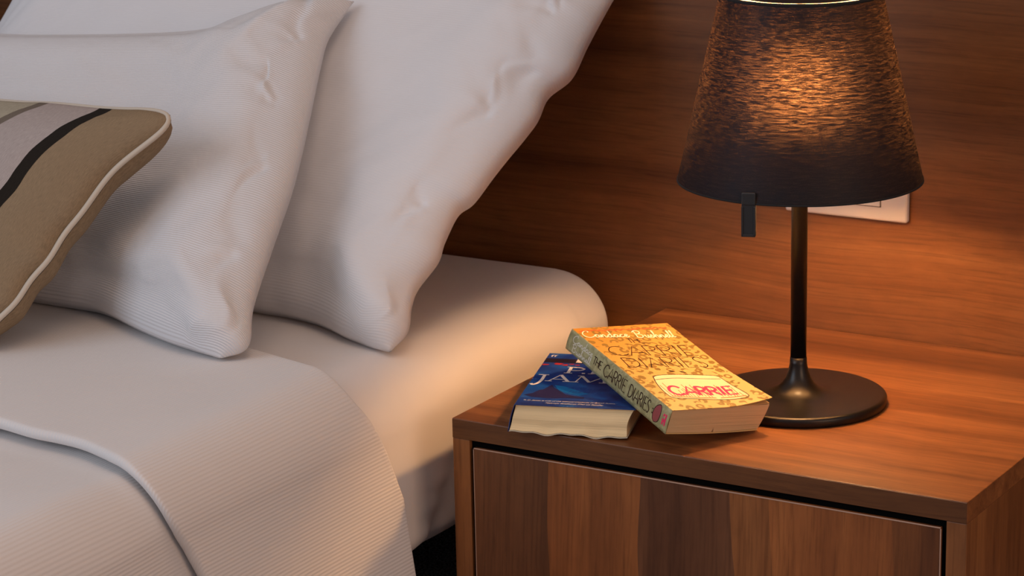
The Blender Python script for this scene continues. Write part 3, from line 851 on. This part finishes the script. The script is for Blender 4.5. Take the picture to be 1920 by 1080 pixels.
# initials and name: strokes with thick stems and thin joins plus serifs
def serif_word():
    polys_thick = []; polys_thin = []
    def S(a, b, k=1): (polys_thick if k else polys_thin).append([a, b])
    V = []; F = []
    def add(polys, wd):
        v, f = ribbon(polys, wd); b = len(V); V.extend(map(tuple, v)); F.extend([tuple(i + b for i in q) for q in f])
    # J
    add([cr([(9, 93), (9, 76), (7, 66), (3.5, 62), (1.5, 65)])], 3.0); add([[(3, 93.5), (13, 93.5)]], 1.5)
    # A
    add([[(24, 95), (34, 75)]], 3.2); add([[(24, 95), (16, 75)], [(19, 81), (30, 81)]], 1.3); add([[(12.5, 74.8), (19, 74.8)], [(29, 74.8), (38, 74.8)]], 1.4)
    # M
    add([[(44, 94), (54, 75)], [(65, 94), (68, 75)]], 3.0); add([[(44, 94), (41, 75)], [(54, 75), (65, 94)]], 1.3)
    add([[(37.5, 74.8), (44, 74.8)], [(63, 74.8), (73, 74.8)], [(40, 94), (46, 94)], [(63, 94), (69, 94)]], 1.4)
    # E S (mostly under the other book)
    add([[(79, 94), (79, 75)]], 3.0); add([[(76, 94), (90, 94)], [(76, 75), (91, 75)], [(79, 85), (87, 85)]], 1.4)
    add([cr([(106, 91), (101, 94.5), (96, 91), (98, 86), (104, 83), (106, 78), (101, 74.5), (95, 78)])], 2.4)
    # P . D .
    add([[(29, 121), (29, 102)]], 3.2); add([cr([(29, 120.5), (37, 120), (42, 116), (38, 111), (29, 110.5)])], 2.0); add([[(25, 121), (31, 121)], [(25, 101.8), (33, 101.8)]], 1.4)
    add([[(42, 102.5), (45, 102.5)]], 3); add([[(52, 121), (52, 102)]], 3.2); add([cr([(52, 120.5), (62, 119), (67, 111.5), (62, 104), (52, 102.3)])], 2.0); add([[(48, 121), (53, 121)], [(48, 101.8), (53, 101.8)]], 1.4)
    add([[(70, 102.5), (73, 102.5)]], 3)
    return np.array(V), F
blue.print_on('lettering', serif_word(), M_cream, zb + .00008)
def txt2d(body, size, x, y, shear=0, sx_=1.0, sy_=1.0, rot=0.0, space=1.0):
    V, F = text_mesh(body, size, shear, 0, space)
    if len(V) == 0: return V, F
    V = V.copy(); V[:, 0] *= sx_; V[:, 1] *= sy_
    if rot:
        c_, s_2 = math.cos(rot), math.sin(rot); V[:, :2] = V[:, :2] @ np.array([[c_, s_2], [-s_2, c_]])
    V[:, 0] += x; V[:, 1] += y; return V, F
blue.print_on('lettering', txt2d("'P. D. James is one of the national treasures of British fiction.'", 4.0, 4.5, 13.0, .25, .86, 1.0), M_cream, zb + .00008)
blue.print_on('lettering', txt2d("Malcolm Bradbury, Mail on Sunday", 4.0, 26, 6.8, .25, .94), M_cream, zb + .00008)
blue.print_on('lettering', txt2d("A Certain", 9, 38, 52, .25, .95, 1.0, 0, 1.3), M_mid, zb + .00008)
blue.print_on('lettering', txt2d("Justice", 9, 40, 42, .25, .95, 1.0, 0, 1.3), M_mid, zb + .00008)
blue.print_on('lettering', txt2d("ff", 12, 2.5, 152, .0, 1.0, .8), M_cream, zb + .00008)

# --- leopard print paperback, propped on the blue one
cw, ch, ct = .1079, .1729, .0237
clift = lambda x, y: (.0065*np.clip((x/cw - .55)/.45, 0, 1)**1.6*np.clip(1 - y/.085, 0, 1)**1.3)
carrie = Book('paperback_book', (.2211, -.4243, .0177), (.2126, .148, 1.089), cw, ch, ct,
              trilinear(cw, ch, ct, {(0, 1, 1): (.0022, 0, -.0028), (0, 1, 0): (0, 0, .0010), (1, 0, 1): (-.0005, 0, .0018), (1, 1, 1): (0, 0, .0012), (0, 0, 1): (.0010, 0, -.0005)}))
tag(carrie.root, 'gold leopard print paperback propped slantwise on the blue book', 'book')
m = Nt('leopard_cover'); uv = m.n('ShaderNodeTexCoord').outputs['UV']
wv = m.n('ShaderNodeTexNoise', i_Scale=130, i_Detail=2); m.l(uv, wv.inputs['Vector'])
vm = m.n('ShaderNodeVectorMath', operation='SCALE'); m.l(wv.outputs['Color'], vm.inputs[0]); vm.inputs['Scale'].default_value = .0045
va = m.n('ShaderNodeVectorMath', operation='ADD'); m.l(uv, va.inputs[0]); m.l(vm.outputs[0], va.inputs[1])
vo = m.n('ShaderNodeTexVoronoi', feature='F1', i_Scale=92, i_Randomness=.7); m.l(va.outputs[0], vo.inputs['Vector'])
ring = m.ramp(vo.outputs['Distance'], [(.20, (0, 0, 0)), (.24, (1, 1, 1)), (.44, (1, 1, 1)), (.48, (0, 0, 0))])
gapn = m.ramp(m.noise(m.mapping(uv, loc=(.3, .1, 0)), 95, 1, .5), [(.41, (0, 0, 0)), (.45, (1, 1, 1))])
spot = m.math('MULTIPLY', ring, gapn)
sx = m.n('ShaderNodeSeparateXYZ'); m.l(uv, sx.inputs[0])
ground = m.ramp(m.math('ADD', m.math('DIVIDE', sx.outputs[1], ch), m.math('MULTIPLY', m.math('DIVIDE', sx.outputs[0], cw), -.35)), [(.05, srgb(214, 182, 116)), (.55, srgb(204, 158, 80)), (.95, srgb(186, 130, 50))])
m.l(m.mix(spot, ground, srgb(140, 112, 54)), m.p.inputs['Base Color']); m.p.inputs['Roughness'].default_value = .36; M_leo = m.m
m = Nt('leopard_spine'); uv = m.n('ShaderNodeTexCoord').outputs['Object']
sp_ = m.ramp(m.noise(uv, 120, 2, .5, 1.0), [(.42, srgb(172, 166, 122)), (.5, srgb(160, 154, 110)), (.6, srgb(146, 140, 98))])
m.l(sp_, m.p.inputs['Base Color']); m.p.inputs['Roughness'].default_value = .34; M_spine = m.m
def c_shape(V):
    V = V.copy(); c = V[:, 2]/ct; a = V[:, 0]/cw
    V[:, 0] += (a > .5)*(.0005 - .007*(1 - c)**1.5)     # undercut fore edge
    V[:, 2] += -(1 - c)*.0014*np.sin(np.clip(a, 0, 1)*math.pi)  # sagging belly
    return V
carrie.block('page_block', .0010, cw - .0006, .0012, ch - .0015, .0008, ct - .0008, 26, 16, 12, M_paper2, c_shape)
fc = carrie.sheet('front_cover', 0, cw, 0, ch, ct - .0006, .0005, M_leo, 44, 60, clift)
# a second loose leaf below the cover, lifted less
M_leaf = flat_mat('cover_leaf', srgb(225, 190, 130), .6)
carrie.sheet('loose_page', .004, cw - .0004, .0010, ch - .002, ct - .0010, .0002, M_leaf, 30, 40, lambda x, y: clift(x, y)*.22)
carrie.sheet('back_cover', .0, cw - .007, 0.0004, ch, 0.0, .0004, M_leaf, 30, 20, lambda x, y: -.0014*np.sin(np.clip(x/cw, 0, 1)*math.pi))
V = []
for y in np.linspace(0, ch, 30):
    for z in np.linspace(0.0, ct, 9): V.append((-.0003 - .0010*math.sin(z/ct*math.pi), y, z))
sp = carrie.put('spine', V, grid_faces(30, 9), M_spine, True); smd = sp.modifiers.new('s', 'SOLIDIFY'); smd.thickness = .0004
zc = ct + .00004
M_ink = flat_mat('print_black', srgb(52, 24, 12), .5); M_pink = flat_mat('print_pink', srgb(232, 44, 96), .45); M_white = flat_mat('print_white', srgb(255, 246, 222), .45)
M_tagr = flat_mat('print_coral', srgb(235, 92, 60), .45); M_bag = flat_mat('print_bag', srgb(248, 220, 176), .45); M_tan = flat_mat('print_tan', srgb(168, 108, 52), .5)
P_ = lambda *a, **k: carrie.print_on(*a, **k)
P_('lettering', strokes('Candace', SC, (2.5, 153), (50, 148.5), 14, 1.15), M_white, zc, clift)
P_('lettering', strokes('Bushnell', SC, (56, 146.5), (99, 142), 14.5, 1.15), M_white, zc, clift)
P_('lettering', strokes('THE', GL, (41, 136.5), (58, 134), 9.5, .9), M_ink, zc, clift)
P_('lettering', strokes('CARRIE', GL, (8, 113), (99, 102.8), 19, 1.15, 22), M_ink, zc, clift)
P_('lettering', strokes('DIARIES', GL, (9, 87.5), (95, 77.5), 20, 1.15, 22), M_ink, zc, clift)
P_('lettering', txt2d('NO PEEKING, PLEASE. THIS STORY BEGINS HERE', 5.0, 3, 165.0, 0, .78, .85, -.03) if False else ribbon([cr([(3 + i*2.35, 166.6 - i*.08 + rs.uniform(-1.3, 1.3)) for i in range(42)], 3)], 1.5), M_tagr, zc, clift)
# two dark studs above the purse
P_('cover_art', ([(45, 77.5, 0), (49.5, 76, 0), (51.5, 72.5, 0), (46.5, 74, 0), (55.5, 74.5, 0), (60, 73, 0), (62, 69.5, 0), (57, 71, 0)], [(0, 3, 2, 1), (4, 7, 6, 5)]), M_ink, zc, clift)
bagp = [(22, 66), (30, 68.5), (50, 67.5), (70, 64), (84, 60.5), (89, 57), (90, 40), (92.5, 14), (80, 11.5), (60, 14.5), (40, 18.5), (22, 22), (15, 25.5), (14.5, 38), (17.5, 54)]
def fan(pts):
    c_ = np.mean(pts, 0); V = [(c_[0], c_[1], 0)] + [(x, y, 0) for x, y in pts]; n_ = len(pts)
    return V, [(0, 1 + k, 1 + (k + 1) % n_) for k in range(n_)]
P_('cover_art', fan(bagp), M_bag, zc + .00002, clift)
P_('cover_art', ribbon([cr(bagp + [bagp[0]], 4), cr([(20, 60), (40, 61), (65, 57), (88, 52)], 6)], .9), M_ink, zc + .00005, clift)
# folds drawn on the purse
rs = np.random.RandomState(3); foldl = []
for k in range(26):
    x_ = 18 + k*2.8; y_ = 24 - k*.38 + rs.rand()*4; L_ = 6 + rs.rand()*24; foldl.append([(x_, y_), (x_ - 1 + rs.rand()*4, y_ + L_)])
P_('cover_art', ribbon(foldl, .8), M_tan, zc + .00004, clift)
P_('cover_art', ribbon([cr([(17, 27), (30, 23.5), (50, 19.5), (70, 16.5), (90, 14.5)], 4)], 1.6), M_tan, zc + .00004, clift)
P_('lettering', strokes('CARRIE', GL, (20, 29), (86, 20), 18, 3.0, 16), M_pink, zc + .00008, clift)
# spine print: runs from head to foot, tops of the letters towards the front cover
def on_spine(V):   # V in mm: x along the spine from the head, y across (0 = back cover)
    zz = V[:, 1]/1000; yy = ch - V[:, 0]/1000
    xx = -.0003 - .0010*np.sin(np.clip(zz/ct, 0, 1)*math.pi) - .00012
    return np.stack([xx, yy, zz], 1)
M_spw = flat_mat('print_spine_white', srgb(214, 210, 196), .45)
for args, mt in (((('Candace', SC, (8, 12.8), (43, 12.8), 8.5, .8)), M_spw), ((('Bushnell', SC, (10, 3.0), (43, 3.0), 8.5, .8)), M_spw),
                 ((('THE', GL, (46, 8.2), (61, 8.2), 8, 1.0)), M_ink), ((('CARRIE', GL, (65, 5.5), (103, 5.5), 12.5, 1.1)), M_ink), ((('DIARIES', GL, (108, 5.5), (143, 5.5), 12.5, 1.1)), M_ink)):
    VF = strokes(*args); carrie.print_on('spine_lettering', VF, mt, 0, None, None, on_spine)
M_purse = flat_mat('print_purse_spine', srgb(150, 70, 72), .5)
pu = [(150, 4), (153, 2.5), (158, 5), (160, 12), (159, 19), (156, 21), (151, 17), (149, 10)]
carrie.print_on('spine_art', fan(pu), M_purse, 0, None, None, on_spine)
carrie.print_on('spine_art', ribbon([cr(pu + [pu[0]], 3)], .7), M_ink, 0, None, None, lambda V: on_spine(V) - np.array([.0001, 0, 0]))
carrie.print_on('spine_art', ribbon([[(147, 13), (148.4, 13)], [(147, 9), (148.4, 9)]], 1.3), M_ink, 0, None, None, on_spine)
carrie.print_on('spine_art', ribbon([[(165, 6), (165, 12)], [(168.5, 6), (168.5, 17)], [(166.5, 9), (168, 12)], [(164.6, 14), (166.2, 16.5)]], 2.0), M_pink, 0, None, None, on_spine)

# ------------------------------------------------------------------ wall socket
M_plate = flat_mat('socket_plate', (.60, .52, .46, 1), .38, .4); M_mod = flat_mat('socket_module', (.64, .57, .50, 1), .35, .4); M_hole = flat_mat('socket_hole', (.02, .02, .02, 1), .6)
so = empty('wall_socket', (.205, 0, H + .161))
tag(so, 'pale rectangular wall socket plate on the headboard, half hidden behind lamp shade', 'socket')
box('cover_plate', (-.0657, -.0085, -.0402), (.0657, 0, .0402), M_plate, so, .0028, 4)
box('module_frame', (-.0385, -.0092, -.0262), (.0385, -.0060, .0262), flat_mat('socket_shadow', (.12, .09, .07, 1)), so, .0004)
for k in range(3):
    x = -.0377 + k*.0253
    md = box('socket_module', (x, -.0104, -.0254), (x + .0246, -.006, .0254), M_mod, so, .0008)
    for z in (-.009, 0, .009):
        lathe_o = lathe('socket_hole', [(.0019, 0), (.0019, .0006)], M_hole, md, 16); lathe_o.rotation_euler = (math.pi/2, 0, 0); lathe_o.location = (x + .0123, -.0103, z)

# ------------------------------------------------------------------ striped cushion
m = Nt('striped_cushion'); uvn = m.n('ShaderNodeTexCoord'); uv = uvn.outputs['UV']; sx = m.n('ShaderNodeSeparateXYZ'); m.l(uv, sx.inputs[0])
CWID, CHGT = .46, .30
dR = m.math('SUBTRACT', CWID, sx.outputs[0])              # distance from the right edge, metres
def gl_(v): return v/CWID
taupe = srgb(140, 121, 97); blk = srgb(38, 34, 30); mauve = srgb(168, 157, 153); brn = srgb(112, 102, 92); sage = srgb(164, 156, 138)
st = [(0, taupe), (gl_(.066), blk), (gl_(.0795), mauve), (gl_(.140), brn), (gl_(.150), sage), (gl_(.31), brn), (gl_(.32), mauve), (gl_(.38), blk), (gl_(.394), taupe)]
base_c = m.ramp(m.math('DIVIDE', dR, CWID), st, 'CONSTANT')
wv1 = m.noise(m.mapping(uv, scale=(1800, 160, 1)), 1, 2, .6); wv2 = m.noise(m.mapping(uv, scale=(2200, 2200, 1)), 1, 2, .5)
c = m.mix(1.0, base_c, m.ramp(m.math('ADD', m.math('MULTIPLY', wv1, .6), m.math('MULTIPLY', wv2, .4)), [(.3, (.72, .72, .73)), (.7, (1.25, 1.25, 1.24))]), 'MULTIPLY')
m.l(c, m.p.inputs['Base Color']); m.p.inputs['Roughness'].default_value = .9; m.p.inputs['Specular IOR Level'].default_value = .1
m.l(m.bump(wv2, .3, .0004), m.p.inputs['Normal']); M_cush = m.m
PC = inflate(CWID, CHGT, 100, 66, CWID*CHGT*.085, 51, steps=300)
RC_ = [Z(*q) for q in [(-.383, -.628, .078), (-.3694, -.6079, .098), (-.3599, -.5978, .1089), (-.3559, -.5789, .1292), (-.346, -.5667, .1422), (-.3428, -.5465, .164), (-.3336, -.5308, .1808), (-.3232, -.5027, .2111), (-.3091, -.4873, .2277), (-.2819, -.4629, .2539), (-.2836, -.4534, .2641)]]
TC_ = [Z(*q) for q in [(-.4889, -.4575, .2597), (-.4234, -.4553, .2621), (-.3584, -.4547, .2627), (-.309, -.4522, .2654), (-.2836, -.4534, .2641)]]
blC, tlC = Z(-.82, -.625, .080), Z(-.74, -.455, .258)
fC = coons(L=[blC, Z(-.78, -.53, .18), tlC],
           R_=RC_,
           B=[blC, Z(-.60, -.626, .076), RC_[0]], T_=[tlC] + TC_)
cush, W3 = place_pillow('cushion', PC, CWID, CHGT, fC, (.0, -.73, .68), .048, M_cush, back=1.25, even=.7, plump=.82, full=(3.2, 9.), straight=1.0, extra=above_bed,
             label='taupe striped cushion with pale piping on the ribbed pillow', cat='cushion')
M_pipe = flat_mat('pale_piping', (.56, .50, .42, 1), .85, .15); M_cord = flat_mat('dark_seam', (.015, .012, .010, 1), .8)
e = W3[0]; loop = np.concatenate([e[0, :-1], e[:-1, -1], e[-1, :0:-1], e[:0:-1, 0]])
nn_ = np.array([.0, -.73, .68])
def smooth_loop(L, k=9):
    for _ in range(k): L = (np.roll(L, 1, 0) + 2*L + np.roll(L, -1, 0))/4
    return np.vstack([L, L[:1]])
ctr = loop.mean(0)
outv = loop - ctr; outv /= np.linalg.norm(outv, axis=1, keepdims=True)
tube('piping', smooth_loop(loop + outv*.0012), .0027, M_pipe, cush)
tube('seam_cord', smooth_loop(loop + outv*.0026 - nn_*.0022), .0006, M_cord, cush, 6)

# ------------------------------------------------------------------ left-hand rear pillow
PCp = PB[:, :, ::-1].copy(); PCp[..., 0] = .75 - PCp[..., 0]
blD, brD, tlD, trD = Z(-1.60, -.30, .05), Z(-.92, -.33, .05), Z(-1.62, -.05, .33), Z(-.835, -.125, .262)
fD = coons(L=[blD, Z(-1.63, -.18, .18), tlD], R_=[brD, Z(-.88, -.22, .15), trD], B=[blD, Z(-1.25, -.31, .05), brD], T_=[tlD, Z(-1.2, -.07, .32), trD])
place_pillow('pillow', PCp, .75, .5, fD, (.0, -.66, .75), .050, M_pillow2, back=.3, extra=above_bed,
             label='white pillow at the far left, only its tip showing above the ribbed pillow', cat='pillow')
